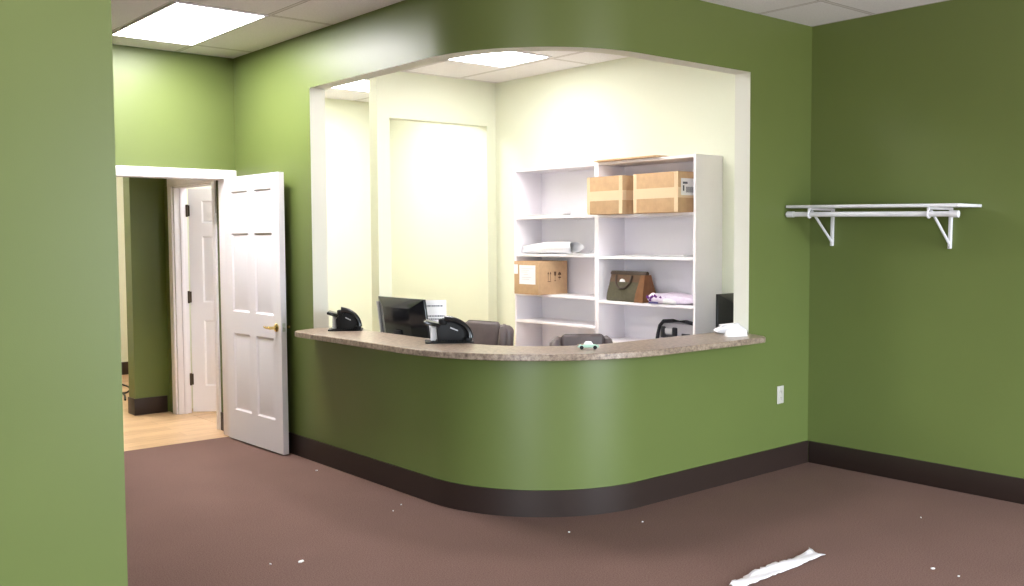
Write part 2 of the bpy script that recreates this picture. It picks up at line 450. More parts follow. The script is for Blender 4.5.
def lever_set(parent, x, z, th, sgn):
    """brass lever on the face whose outward local y is sgn"""
    y = sgn*th/2
    l = MB()
    M = Matrix.Rotation(R(-90*sgn), 4, 'X')
    l.lathe([(.001, 0), (.031, 0), (.031, .006), (.024, .013), (.012, .016), (.011, .05), (.013, .056), (.001, .058)])
    l.xf(Matrix.Translation((x, y, z)) @ M)
    o = l.build('door_lever', BRASS, parent)
    o['label'] = 'brass lever handle'
    a = MB()
    a.tube([(x+.004, y+sgn*.048, z), (x-.02, y+sgn*.05, z+.002), (x-.06, y+sgn*.05, z-.002), (x-.10, y+sgn*.046, z+.002), (x-.118, y+sgn*.042, z+.003)], [.010, .010, .0085, .0075, .005], 10)
    a.build('lever_arm', BRASS, o)
def hinge(parent, x, y, z, m):
    h = MB(); h.cyl((x, y, z-.05), (x, y, z+.05), .008, 10); h.box(x-.001, x+.034, y-.004, y+.001, z-.045, z+.045)
    return h.build('hinge', m, parent)

DT = .044
door = bpy.data.objects.new('door_1', None); COL.objects.link(door)
door.location = (3.230, 7.330, .012); door.rotation_euler = (0, 0, R(-88.4))
struct(door, 'white six panel door standing open against the green wall')
DW = .880
panel_door(DW, 2.050, DT).build('door_slab', WHITE, door, recalc=True)
lever_set(door, DW-.067, .925, DT, -1); lever_set(door, DW-.067, .925, DT, 1)
lp = MB().box(DW-.0005, DW+.002, -.012, .012, .90, .96, .0).box(DW+.001, DW+.012, -.007, .007, .918, .937, .002)
lp.build('latch_plate', STEEL, door)['label'] = 'steel latch plate'
for z in (.22, 1.03, 1.84): hinge(door, -.004, .026, z, BRASS)

d2 = bpy.data.objects.new('door_2', None); COL.objects.link(d2)
d2.location = (3.452, 8.655, .012); d2.rotation_euler = (0, 0, R(-35))
struct(d2, 'white six panel door inside the hallway with dark hinges')
panel_door(.82, 2.03, DT).build('door_slab', WHITE, d2)
lever_set(d2, .755, .925, DT, -1)
for z in (.30, 1.05, 1.83):
    h = MB(); h.cyl((-.012, -.028, z-.055), (-.012, -.028, z+.055), .011, 10); h.box(-.034, .012, -.027, -.021, z-.05, z+.05)
    h.build('hinge', BRONZE, d2)['label'] = 'dark bronze hinge'

# ------------------------------------------------------------------ ceiling lights
def panel(name, label, x0, x1, y0, y1, lamp, group):
    t = thing(name, label, 'ceiling light', ((x0+x1)/2, (y0+y1)/2, H), 0, group)
    a, c = (x1-x0)/2, (y1-y0)/2
    f = MB(); fw = .022
    f.box(-a, -a+fw, -c, c, -.008, 0, .002); f.box(a-fw, a, -c, c, -.008, 0, .002)
    f.box(-a+fw, a-fw, -c, -c+fw, -.008, 0, .002); f.box(-a+fw, a-fw, c-fw, c, -.008, 0, .002)
    f.build('frame', WHITE, t)
    g = MB(); g.box(-a+fw, a-fw, -c+fw, c-fw, -.006, -.001)
    g.build('diffuser', lamp, t)
    return t
G1 = None
panel('ceiling_light', 'bright ceiling panel over the door to the hallway', 2.27, 2.88, 5.83, 7.05, LAMP, G1)
panel('ceiling_light', 'bright ceiling panel over the counter, seen under the curved opening head', 4.65, 5.26, 5.755, 6.365, LAMPB, G1)
panel('ceiling_light', 'bright ceiling panel at the left rear of the reception, by the opening corner', 3.95, 5.17, 7.61, 8.22, LAMPR, G1)
panel('ceiling_light', 'added ceiling panel, unseen behind the curved opening head, lighting the bookcases', 3.83, 4.44, 4.61, 5.22, LAMPADD, G1)  # added out of sight to light the bookcases from the front
panel('ceiling_light', 'ceiling panel in the hallway beyond the door', 2.27, 2.88, 9.49, 10.71, LAMPH, G1)
panel('ceiling_light', 'ceiling panel over the waiting room carpet', 0.44, 1.05, 2.17, 2.78, LAMPF, G1)
panel('ceiling_light', 'ceiling panel over the back of the waiting room', -1.39, -.78, -.27, .95, LAMPF, G1)

# ------------------------------------------------------------------ countertop
fo, ins = -.212, .20
outer = path(fo, YO-.15, XO-.13, 36); inner = path(ins, YO-.06, XO-.075, 36)
pol = [(XL-.02, YO-.004)] + [(XL+fo+.05, YO-.055), (XL+fo+.012, YO-.10)] + outer + [(XO-.095, YB+fo+.012), (XO-.065, YB+fo+.045), (XO-.004, YB-.02)] + [(XO-.004, YB+T+.08)] + inner[::-1] + [(XL+ins, YO-.004)]
ct = MB(); ct.prism(pol, 'z', ZC-.036, ZC, 0)
co = ct.build('countertop', COUNTER)
bv = co.modifiers.new('Bevel', 'BEVEL'); bv.width = .004; bv.segments = 2; bv.limit_method = 'ANGLE'; bv.angle_limit = R(50)
tag(co, 'speckled brown laminate countertop curving over the green half wall', 'countertop')

# desk behind the counter
dk = thing('reception_desk', 'grey laminate desk curving behind the counter, under the monitors', 'desk', (0, 0, 0))
MB().strip([(x+.09*min(1, max(0, (XL+RAD-x)/.29)), y) for x, y in path(.57, 6.9, 5.72)], path(T+.005, 6.9, 5.72), .715, .745).build('desk_top', DESKM, dk)
MB().box(3.47, 3.9, 6.86, 6.89, 0, .714, .002).build('side_panel', DESKM, dk)
MB().box(5.68, 5.71, 3.985, 4.40, 0, .714, .002).build('side_panel', DESKM, dk)
MB().obox((3.93, 4.44, .357), (.03, .30, .714), Matrix.Rotation(R(-45), 3, 'Z'), .002).build('side_panel', DESKM, dk)

# ------------------------------------------------------------------ desk phones
def phone(label, loc, rz):
    t = thing('desk_phone', label, 'phone', loc, rz, 'black desk phones on the counter')
    MB().prism([(-.135, -.088), (.138, -.088), (.148, -.078), (.148, .078), (.138, .088), (-.135, .088), (-.145, .078), (-.145, -.078)], 'z', 0, .008, 0, .002).build('base_plate', BLACK, t)
    MB().prism([(-.070, .008), (.122, .008), (.134, .020), (.124, .048), (.098, .082), (.060, .112), (.015, .134), (-.022, .142), (-.042, .138), (-.050, .112), (-.076, .082)], 'y', -.070, .085, 0, .005).build('body', BLACK, t)
    MB().prism([(-.046, .088), (-.040, .112), (-.138, .136), (-.154, .130), (-.152, .116)], 'y', -.065, .085, 0, .004).build('display', GLOSSB, t)
    MB().prism([(-.112, .012), (-.080, .012), (-.082, .086), (-.106, .096)], 'y', -.03, .05, 0, .003).build('stand', PAPER, t)['label'] = 'white paper label on the stand'
    kp = MB()
    c, s_ = math.cos(R(37)), math.sin(R(37))
    for i in range(4):
        for j in range(3):
            u = i*.022; v = .012+j*.022
            kp.obox((.025+u*c, v, .1325-u*s_), (.014, .015, .010), Matrix.Rotation(R(37), 3, 'Y'), .002)
    kp.build('keypad', SILVER, t)
    hs = MB(); pts = []; rad = []
    for i in range(17):
        k = i/16; q = k*PI/2
        x = -.030 + .155*math.sin(q); z = .032 + .116*max(0, math.cos(q))**.9
        pts.append((x, -.078, z)); rad.append(.017 + .007*(abs(2*k-1)**2))
    hs.tube(pts, rad, 12, flat=.9)
    h = hs.build('handset', GLOSSB, t)
    e = MB(); e.lathe([(.022, 0), (.027, .008), (.027, .03), (.02, .036)], (0, 0, 0), 16)
    e.xf(Matrix.Translation((-.038, -.072, .112))); e.build('earpiece', BLACK, h)
    e = MB(); e.lathe([(.020, 0), (.026, .006), (.026, .02), (.018, .026)], (.112, -.072, .010), 16); e.build('mouthpiece', BLACK, h)
    MB().prism([(.005, .090), (.050, .072), (.052, .078), (.007, .097)], 'y', -.0785, -.0695).build('call_light', SILVER, t)['label'] = 'small silver call light strip'
    cd = MB(); pts = []
    for i in range(90):
        k = i/89; a = k*2*PI*14
        pts.append((.12-.23*k, -.092-.012*math.sin(k*PI)+.005*math.cos(a), .0135+.005*math.sin(a)+.0))
    cd.tube(pts, .0018, 6); cd.build('handset_cord', BLACK, t)
    return t
p1 = phone('black desk phone nearest the left end of the counter', (3.434, 5.885, ZC+.0005), R(-34))
p1.scale = (.80, .88, .98)
p2 = phone('black desk phone between the monitor and the leather chair', (3.500, 4.770, ZC+.0005), R(-34))

# ------------------------------------------------------------------ monitors
def monitor(name, label, W, Hh, loc, rz, base_z, tilt=0., edge=SILVER, group=None):
    sh = math.tan(R(tilt))
    def lean(m):
        for v in m.bm.verts: v.co.y -= (v.co.z-base_z)*sh
        return m
    """local -y is the back of the screen (faces the camera); origin on the desk"""
    t = thing(name, label, 'monitor', loc, rz, group)
    z0 = base_z; bm = MB()
    a = W/2
    # back housing: frustum
    b = bmesh.new()
    o = [b.verts.new(q) for q in ((-a, 0, z0), (a, 0, z0), (a, 0, z0+Hh), (-a, 0, z0+Hh))]
    i = [b.verts.new(q) for q in ((-a+.12, -.05, z0+.05), (a-.12, -.05, z0+.05), (a-.12, -.05, z0+Hh-.065), (-a+.12, -.05, z0+Hh-.065))]
    for k in range(4): b.faces.new((o[k], o[(k+1) % 4], i[(k+1) % 4], i[k]))
    b.faces.new(i)
    fr = [b.verts.new((v.co.x, .018, v.co.z)) for v in o]
    for k in range(4): b.faces.new((o[(k+1) % 4], o[k], fr[k], fr[(k+1) % 4]))
    b.faces.new(fr[::-1])
    bmesh.ops.recalc_face_normals(b, faces=b.faces[:])
    bmesh.ops.bevel(b, geom=b.edges[:], offset=.003, segments=2, affect='EDGES', profile=.5)
    bm._add(b); lean(bm).build('housing', GLOSSB, t)
    lean(MB().box(-a+.012, a-.012, .0182, .0195, z0+.015, z0+Hh-.012)).build('screen', BLACK, t)
    if edge: lean(MB().box(-a-.016, -a-.0005, -.012, .014, z0+.002, z0+Hh*.90, .003)).build('side_trim', edge, t)['label'] = 'silver edge strip'
    MB().box(-.035, .035, -.085, -.052, .012, z0+.14, .004).build('neck', BLACK, t)
    MB().prism([(-.11, -.11), (.11, -.11), (.13, -.09), (.13, .07), (.11, .09), (-.11, .09), (-.13, .07), (-.13, -.09)], 'z', 0, .014, 0, .003).build('stand_base', BLACK, t)
    return t
MZ = .7455
monitor('computer_monitor', 'glossy black monitor with a silver left edge, behind the counter beside the second phone', .565, .362, (3.765, 5.625, MZ), R(-90), .065, 8)
monitor('computer_monitor', 'black monitor mostly hidden behind the right jamb of the opening', .40, .37, (5.505, 4.165, MZ), R(4), .075, 0, edge=None)

# notice in an upright holder
NX, NY = 3.940, 5.535
sg = thing('notice_holder', 'upright white notice with printed lines, standing right of the monitor', 'notice', (NX, NY, MZ), R(-37))
nl = MB().box(-.082, .082, -.002, .002, .215, .405).build('sheet', PAPER, sg)
def dash(x0, x1, z, h=.0055):
    x = x0; tx = MB()
    while x < x1-.006:
        w_ = random.uniform(.006, .016); tx.box(x, min(x+w_, x1), -.0032, -.0022, z-h/2, z+h/2); x += w_+.0035
    tx.build('printed_line', INK, nl)
dash(-.068, .062, .365, .010); dash(-.072, .065, .294, .010); dash(-.058, .042, .273, .009)
MB().prism([(-.08, -.035), (.08, -.035), (.08, .035), (-.08, .035)], 'z', 0, .010, 0, .002).build('holder_foot', SILVER, sg)
MB().box(-.08, .08, .0025, .0055, .010, .38, .001).build('holder_back', SILVER, sg)

# ------------------------------------------------------------------ office chairs (local -y is the front of the seat)
def chair(label, loc, rz, top, bw, lean):
    t = thing('office_chair', label, 'chair', loc, rz)
    for k in range(5):
        a = 2*PI*k/5 + .3
        c, s_ = math.cos(a), math.sin(a)
        l = MB(); l.tube([(.03*c, .03*s_, .105), (.16*c, .16*s_, .095), (.29*c, .29*s_, .075)], [.028, .022, .016], 10, flat=.7)
        lo = l.build('leg', BLACK, t)
        q = MB(); q.cyl((.29*c-.02*s_, .29*s_+.02*c, .031), (.29*c+.02*s_, .29*s_-.02*c, .031), .030, 14)
        q.cyl((.29*c, .29*s_, .03), (.29*c, .29*s_, .08), .008, 8)
        q.build('caster', BLACK, lo)
    MB().lathe([(.035, .085), (.035, .13), (.026, .14), (.026, .40), (.05, .41), (.05, .43)], n=16).build('gas_column', BLACK, t)
    sb = MB(); sb.box(-.25, .25, -.25, .23, .43, .53, .04, seg=4); sb.box(-.225, .225, -.245, .20, .50, .555, .025, seg=3)
    sb.build('seat', LEATH, t, smooth=True)
    br = MB(); br.box(-.05, .05, .20, .235, .44, .70, .008); br.build('back_bracket', BLACK, t)
    bk = MB(); z0 = .58; hh = top-z0
    M = Matrix.Translation((0, .235, z0)) @ Matrix.Rotation(lean, 4, 'X')
    bk.box(-bw/2, bw/2, -.045, .045, 0, hh, .042, seg=5)
    # crowned top
    for v in bk.bm.verts:
        k = max(0, (v.co.z-hh*.7)/(hh*.3)); v.co.z -= .075*k*abs(2*v.co.x/bw)**2.2
    bk.xf(M); ob = bk.build('backrest', LEATH, t, smooth=True)
    cu = MB(); cu.box(-bw*.34, bw*.34, -.075, -.03, .03, hh-.018, .03, seg=4)
    for v in cu.bm.verts:
        k = max(0, (v.co.z-hh*.7)/(hh*.3)); v.co.z -= .035*k*abs(2*v.co.x/bw)**2
    cu.xf(M); cu.build('back_cushion', LEATH, ob, smooth=True)
    for sx in (-1, 1):
        bo = MB(); bo.tube([(sx*bw*.42, -.055, .04), (sx*bw*.425, -.062, hh*.5), (sx*bw*.42, -.056, hh-.12), (sx*bw*.40, -.045, hh-.075), (sx*bw*.375, -.020, hh-.055)], [.030, .034, .033, .028, .018], 12)
        bo.xf(M); bo.build('side_bolster', LEATH, ob)
        ar = MB(); x = sx*.285
        ar.tube([(sx*.24, .02, .46), (x, .02, .47), (x, .03, .64)], [.016, .016, .016], 8)
        ao = ar.build('armrest', BLACK, t)
        MB().box(x-.035, x+.035, -.16, .12, .64, .675, .015, seg=3).build('arm_pad', LEATH, ao)
    return t
chair('taupe leather office chair right of the second phone, its whole upper back showing', (4.165, 5.50, 0), R(-80), 1.005, .47, R(-4))
chair('taupe leather office chair behind the toy car, only its crown above the counter', (4.385, 4.46, 0), R(-33), .965, .43, R(-4))

# ------------------------------------------------------------------ white bookcases
XF, SHT = 5.45, .022
def bookcase(label, y0, y1, shelves):
    t = thing('bookcase', label, 'bookcase', ((XF+XI)/2, (y0+y1)/2, 0), 0, 'white bookcases along the cream wall')
    lx0, lx1, a = XF-(XF+XI)/2, XI-.003-(XF+XI)/2, (y1-y0)/2
    MB().box(lx0, lx1, -a, -a+SHT, 0, 2.165, .0015).build('side_panel', LAMIN, t)
    MB().box(lx0, lx1, a-SHT, a, 0, 2.165, .0015).build('side_panel', LAMIN, t)
    MB().box(lx0, lx1, -a+SHT, a-SHT, 2.165-SHT, 2.165, .0015).build('top_panel', LAMIN, t)
    MB().box(lx1-.006, lx1, -a+SHT, a-SHT, .07, 2.165-SHT).build('back_panel', LAMIN, t)
    MB().box(lx0+.02, lx0+.04, -a+SHT, a-SHT, 0, .07).build('plinth', LAMIN, t)
    for z in shelves: MB().box(lx0+.001, lx1-.006, -a+SHT, a-SHT, z-SHT, z, .0015).build('shelf', LAMIN, t)
    return t
ZR = (1.755, 1.433, 1.085, .775, .40, .09); ZL = (1.760, 1.443, 1.105, .875, .45, .09)
bookcase('white bookcase with the two cardboard boxes and the satchel, nearer the right jamb', 4.464, 5.4545, ZR)
bookcase('white bookcase on the left, holding the labelled box and the loose white paper', 5.4555, 6.457, ZL)
e = .0006
# flattened cardboard on the top
m = MB(); m.box(-.19, .10, -.32, .32, 0, .007); m.box(-.19, .09, -.30, .29, .0072, .013)
tag(m.build('flattened_carton', CARD, None, (5.60, 5.12, 2.165+e), R(1.5)), 'flattened brown carton lying on top of the bookcases', 'cardboard')

def carton(label, x0, x1, y0, y1, z0, h, rz=0., group=None):
    """origin at the base centre; -x faces the room"""
    t = thing('cardboard_box', label, 'box', ((x0+x1)/2, (y0+y1)/2, z0+e), rz, group)
    a, c = (x1-x0)/2, (y1-y0)/2
    b = MB(); b.box(-a, a, -c, c, 0, h, .003, mi=0)
    b.build('carton', CARD, t)
    f = MB(); f.box(-a+.002, a-.002, -c+.002, -.0015, h, h+.003); f.box(-a+.002, a-.002, .0015, c-.002, h, h+.003)
    f.build('top_flap', CARD, t)
    return t, a, c
def taped(label, x0, y0, y1, z0, h, tagged):
    t, a, c = carton(label, x0, x0+.36, y0, y1, z0, h)
    tp = MB(); tp.box(-a-.0012, -a-.0002, -c, c, h*.36, h*.62); tp.box(-a-.001, a, -c-.0012, -c-.0002, h*.36, h*.62)
    tp.build('tape', TAPE, t)
    MB().box(-a-.001, -a-.0001, -c, -c+.035, 0, h).build('edge_tape', TAPE, t)
    MB().box(-a-.001, -a-.0001, c-.03, c, 0, h).build('edge_tape', TAPE, t)
    if tagged:
        l = MB(); l.box(-a+.03, -a+.20, -c-.0022, -c-.0012, .12, .24); l.box(-a+.18, -a+.30, -c-.0022, -c-.0012, .05, .15)
        lo = l.build('shipping_label', PAPER, t)
        k = MB(); k.box(-a+.05, -a+.10, -c-.003, -c-.0022, .20, .215); k.box(-a+.05, -a+.065, -c-.003, -c-.0022, .15, .19)
        for i in range(7): k.box(-a+.085+.012*i, -a+.091+.012*i, -c-.003, -c-.0022, .14, .18)
        k.build('printed_lines', INK, lo)
    return t
taped('taped cardboard box on the upper shelf, overlapping the post between the bookcases', 5.318, 5.052, 5.425, 1.755, .283, False)
taped('taped cardboard box with white labels on its side, right one on the upper shelf', 5.335, 4.530, 4.955, 1.755, .285, True)

t, a, c = carton('cardboard box with a large white label, on a left bookcase shelf under the loose paper', 5.35, 5.68, 6.035, 6.345, 1.105, .275)
l = MB(); l.box(-a-.002, -a-.0005, -c+.035, c-.07, .085, .245); l.box(-a-.002, -a-.0005, c-.05, c+.0, .17, .25)
lo = l.build('shipping_label', PAPER, t)
k = MB()
for i, (u, v, q) in enumerate([(.20, .02, .10), (.215, .02, .16), (.185, .02, .08), (.165, .05, .06), (.14, .03, .12), (.125, .03, .09)]):
    k.box(-a-.003, -a-.002, c-.075-v-q, c-.075-v, u, u+.004)
k.build('printed_lines', GREYPA, lo)
k = MB(); y = -c-.0015      # handling symbols on the side: arrows, glass, umbrella
for x in (-.055, -.030): k.box(x-.002, x+.002, y, y+.001, .115, .185); k.prism([(x-.009, .170), (x+.009, .170), (x, .190)], 'y', y, y+.001)
k.box(-.062, -.023, y, y+.001, .105, .110)
k.build('handling_symbol', CRATE, t); k = MB()
k.prism([(.010, .190), (.036, .190), (.033, .160), (.023, .150), (.013, .160)], 'y', y, y+.001); k.box(.0215, .0245, y, y+.001, .115, .150); k.box(.013, .033, y, y+.001, .110, .115)
k.build('handling_symbol', CRATE, t); k = MB()
k.prism([(.055, .160), (.060, .178), (.074, .186), (.088, .178), (.093, .160)], 'y', y, y+.001); k.box(.0725, .0755, y, y+.001, .120, .160); k.box(.060, .090, y, y+.001, .135, .145)
k.build('handling_symbol', CRATE, t)

# loose paper roll on the left bookcase, second shelf
t = thing('paper_roll', 'large loosely rolled white paper on the left bookcase, above the labelled box', 'paper', (5.58, 6.10, ZL[1]+e))
m = MB(); n = 34; r0 = []
for i in range(n+1):
    k = i/n; a_ = -PI/2 - k*2*PI*1.25
    rr = .052 - .012*k
    r0.append((rr*1.75*math.cos(a_), .054+rr*math.sin(a_)-.0018*0))
full = [(.16, .0008), (.10, .0012), (.05, .0016)] + r0
rows = []
for (yy, sc) in ((-.30, 1.), (-.15, 1.02), (.05, .97), (.22, .80), (.31, .70)):
    rows.append([m.bm.verts.new((x_*sc-.02, yy+.015*math.sin(8*z_*10), max(.0008, z_*sc))) for x_, z_ in full])
for i in range(len(rows)-1):
    for j in range(len(full)-1):
        m.bm.faces.new((rows[i][j], rows[i][j+1], rows[i+1][j+1], rows[i+1][j]))
ro = m.build('roll', PAPER, t, recalc=False, smooth=True)
sd = ro.modifiers.new('Solidify', 'SOLIDIFY'); sd.thickness = .0012; sd.offset = 0
m = MB(); m.box(-.14, .12, -.50, -.31, 0, .004, .001); m.build('flat_sheet', PAPER, t)
m = MB(); m.prism([(-.10, .0045), (.08, .0045), (.09, .036), (.06, .012)], 'y', -.47, -.375); m.build('curled_corner', GREYPA, t)['label'] = 'grey curled corner'

# thin stacks of paper
def stack(label, loc, w_, d_, n, rz, group=None, mats=(PAPER, GREYPA)):
    m = MB(); z = 0
    for i in range(n):
        M = Matrix.Rotation(R(random.uniform(-3, 3)), 3, 'Z')
        m.obox((random.uniform(-.006, .006), random.uniform(-.006, .006), z+.0012), (d_, w_, .0024), M, mi=i % 2); z += .00245
    o = m.build('paper_stack', list(mats), None, loc, rz); tag(o, label, 'papers', group); return o
stack('thin stack of papers on the top shelf of the left bookcase', (5.60, 6.08, ZL[0]+e), .46, .26, 7, 0)
m = MB(); m.prism([(-.07, 0), (.07, 0), (.05, .016), (-.05, .022)], 'y', -.10, .10); 
tag(m.build('folded_leaflet', PAPER, None, (5.56, 5.69, ZL[0]+e), R(6)), 'folded white leaflet beside the left taped box, on the left bookcase', 'paper')
stack('thin spread of papers on the shelf below the right taped box', (5.59, 4.70, ZR[1]+.0015), .24, .25, 4, 0, None, (GREYPA, PAPER))
stack('single low pile of papers in the middle of the shelf above the satchel', (5.60, 5.08, ZR[1]+.0015), .34, .26, 3, 0, None, (PAPER, GREYPA))

# ------------------------------------------------------------------ satchel (doctor style bag)
t = thing('satchel', 'olive canvas satchel with tan leather ends, on a right bookcase shelf', 'bag', (5.535, 5.180, ZR[2]+e), R(-3))
def loft(mb, secs, mi=0, n=28, p=5.):
    """stack of rounded rectangles (z, half x, half y, dx, dy)"""
    rings = []
    for z, hx, hy, dx, dy in secs:
        ring = []
        for k in range(n):
            a_ = 2*PI*k/n; c, s_ = math.cos(a_), math.sin(a_)
            q = (abs(c)**p + abs(s_)**p)**(-1/p)
            ring.append(mb.bm.verts.new((dx+hx*c*q, dy+hy*s_*q, z)))
        rings.append(ring)
    for i in range(len(rings)-1):
        for k in range(n):
            f = mb.bm.faces.new((rings[i][k], rings[i][(k+1) % n], rings[i+1][(k+1) % n], rings[i+1][k])); f.smooth = True; f.material_index = mi
    mb.bm.faces.new(rings[0][::-1]).material_index = mi; mb.bm.faces.new(rings[-1]).material_index = mi
    return mb
m = MB(); loft(m, [(0, .070, .205, 0, 0), (.01, .076, .213, 0, 0), (.06, .070, .210, 0, 0), (.13, .050, .200, 0, 0), (.185, .034, .192, 0, 0), (.208, .028, .188, 0, 0)])
bo = m.build('bag_body', OLIVE, t)
m = MB(); loft(m, [(.205, .034, .195, 0, 0), (.222, .034, .196, 0, 0), (.232, .028, .188, 0, 0)], 0)
m.build('top_frame', DKBRN, t)['label'] = 'dark brown leather top edge'
# leather band under the frame and ends
m = MB(); loft(m, [(.150, .0455, .199, 0, 0), (.187, .0350, .1935, 0, 0), (.207, .030, .1905, 0, 0)], 0); m.build('leather_band', BROWNL, t)['label'] = 'brown leather band'
m = MB()
pr_ = [(0, .076), (.07, .068), (.14, .048), (.206, .032)]
yy = lambda z: -.216+.024*z/.206
m.prism([(-x, z) for z, x in pr_] + [(x, z) for z, x in pr_[::-1]], 'y', -.008, .008)
for v in m.bm.verts: v.co.y += yy(v.co.z)
m.build('leather_end', TAN, t)['label'] = 'tan leather end panel'
m = MB()
for (z0, f0), (z1, f1) in zip(pr_[:-1], pr_[1:]):      # leather corner wrapping onto the front
    w0, w1 = .088-.26*z0, .088-.26*z1
    a0, a1 = -f0-.0035, -f1-.0035
    b_ = bmesh.new()
    P_ = [b_.verts.new(q) for q in ((a0, yy(z0)-.008, z0), (a0, yy(z0)+w0, z0), (a1, yy(z1)+w1, z1), (a1, yy(z1)-.008, z1), (a0+.012, yy(z0)-.008, z0), (a0+.012, yy(z0)+w0, z0), (a1+.012, yy(z1)+w1, z1), (a1+.012, yy(z1)-.008, z1))]
    for q in ((0, 1, 2, 3), (7, 6, 5, 4), (0, 4, 5, 1), (1, 5, 6, 2), (2, 6, 7, 3), (3, 7, 4, 0)): b_.faces.new([P_[k] for k in q])
    m._add(b_)
m.build('leather_corner', TAN, t)['label'] = 'tan leather front corner'
for sx in (-1, 1):
    h = MB(); pts = []
    for i in range(17):
        a_ = PI*i/16
        pts.append((sx*(.040+.030*math.sin(a_)), .085*math.cos(a_)+.02, .200-.100*math.sin(a_)**.8))
    h.tube(pts, .0085, 8); h.build('handle', DKBRN, t)
m = MB(); m.prism([(-.030, -.004), (.030, -.004), (.022, .014), (.004, .020), (-.022, .012)], 'x', -.0585, -.054)
m.xf(Matrix.Translation((0, .022, .155))); m.build('name_tag', PAPER, t)['label'] = 'white tag'

# folded towel
t = thing('folded_towel', 'folded white and purple patterned towel right of the satchel', 'towel', (5.585, 4.735, ZR[2]+e), R(3))
m = MB()
prof = [(.205, .002), (.19, .045), (.165, .068), (.12, .078), (.02, .074), (-.12, .060), (-.21, .050), (-.215, .030), (-.21, .002)]
rows = []
for i, x in enumerate([-.115, -.10, -.03, .05, .10, .115]):
    sc = .86 if i in (0, 5) else 1.
    rows.append([m.bm.verts.new((x, y, max(.001, z*sc+.003*math.sin(40*y+30*x)))) for y, z in prof])
for i in range(len(rows)-1):
    for j in range(len(prof)-1):
        m.bm.faces.new((rows[i][j], rows[i+1][j], rows[i+1][j+1], rows[i][j+1]))
    m.bm.faces.new((rows[i][-1], rows[i+1][-1], rows[i+1][0], rows[i][0]))
m.bm.faces.new(rows[0]); m.bm.faces.new(rows[-1][::-1])
m.build('towel_body', LILAC, t, sub=2, smooth=True)
m = MB()                                                           # rolled front fold with the pattern
m.tube([(-.105, .185, .036), (-.110, .150, .041), (-.114, .09, .037), (-.118, .03, .028)], [.024, .040, .036, .024], 16)
fo_ = m.build('front_fold', LILAC, t)
m = MB()
for y, z, w_, h_, r_ in ((.170, .046, .036, .020, 30), (.135, .048, .040, .020, -35), (.100, .056, .034, .018, 35), (.150, .026, .024, .014, 10), (.066, .044, .036, .018, -30), (.045, .026, .030, .014, 25)):
    m.obox((-.1500+abs(y-.13)*.16, y, z), (.006, w_, h_), Matrix.Rotation(R(r_), 3, 'X'), .002)
m.build('purple_pattern', PURP, fo_)
m = MB(); m.obox((-.145, .120, .008), (.012, .085, .012), None, .003); m.build('indigo_border', NAVY, fo_)
m = MB(); m.tube([(-.128, .03, .022), (-.135, -.02, .023), (-.125, -.07, .014)], [.02, .021, .012], 12); m.build('white_fold', TOWELW, fo_)

# laptop bag on the lower right shelf
t = thing('laptop_bag', 'grey and black laptop bag at the bottom right of the right bookcase', 'bag', (5.60, 4.715, ZR[3]+e), R(-2))
m = MB(); loft(m, [(0, .05, .185, 0, 0), (.02, .06, .195, 0, 0), (.12, .058, .190, 0, -.002), (.155, .05, .170, 0, -.008), (.168, .035, .145, 0, -.012)], p=6.); m.build('bag_body', GREYN, t)
m = MB(); m.tube([(-.052, .200, .015), (-.052, .192, .07), (-.050, .172, .140), (-.046, .140, .174), (-.04, .05, .182), (-.04, -.08, .182), (-.046, -.165, .170), (-.05, -.195, .12)], .014, 10); m.build('black_piping', CHAR, t)
m = MB(); m.obox((-.064, .125, .095), (.02, .042, .085), None, .008); m.obox((-.064, .010, .095), (.02, .042, .080), None, .008); m.obox((-.062, .068, .065), (.016, .10, .022), None, .005); m.build('strap_buckle', CHAR, t)
m = MB(); m.obox((-.066, .068, .105), (.010, .072, .040), None, .004); m.build('front_pocket', SILVER, t)
m = MB(); m.obox((-.060, -.095, .080), (.008, .08, .03), None, .003); m.build('pocket_flap', CHAR, t)

# ------------------------------------------------------------------ things on the counter
t = thing('toy_car', 'tiny pale green and white toy car at the middle of the counter edge', 'toy car', (3.850, 3.922, ZC+e), R(-40))
m = MB(); m.prism([(-.060, .010), (.060, .010), (.062, .020), (.040, .026), (-.045, .026), (-.060, .021)], 'y', -.022, .022, 0, .003); m.build('car_body', TOYG, t)
m = MB(); m.prism([(-.026, .026), (.030, .026), (.018, .043), (-.012, .043)], 'y', -.019, .019, 0, .003); m.build('car_roof', TOYW, t)
m = MB(); m.prism([(-.060, .0205), (-.030, .0265), (-.030, .0275), (-.061, .0225)], 'y', -.02, .02); m.build('car_hood', TAN, t)
for x in (-.038, .038):
    for y in (-.020, .020):
        m = MB(); m.cyl((x, y-.005, .011), (x, y+.005, .011), .011, 14); m.build('wheel', BLACK, t)

tw = MB()
rows = []
pr = [(-.115, .002), (-.105, .024), (-.07, .046), (-.02, .064), (.03, .066), (.07, .050), (.095, .026), (.10, .002)]
for i, y in enumerate([-.06, -.055, -.02, .02, .055, .06]):
    sc = .55 if i in (0, 5) else 1. - .12*abs(y)/.06
    rows.append([tw.bm.verts.new((x, y+.006*math.sin(30*x), max(.0015, z*sc))) for x, z in pr])
for i in range(len(rows)-1):
    for j in range(len(pr)-1): tw.bm.faces.new((rows[i][j], rows[i][j+1], rows[i+1][j+1], rows[i+1][j]))
    tw.bm.faces.new((rows[i][0], rows[i+1][0], rows[i+1][-1], rows[i][-1]))
tw.bm.faces.new(rows[0][::-1]); tw.bm.faces.new(rows[-1])
t = thing('folded_cloth', 'folded white cloth at the right end of the counter behind the card holder', 'cloth', (5.165, 3.935, ZC+e), R(-40))
tw.build('cloth_heap', TOWELW, t, sub=2, smooth=True)
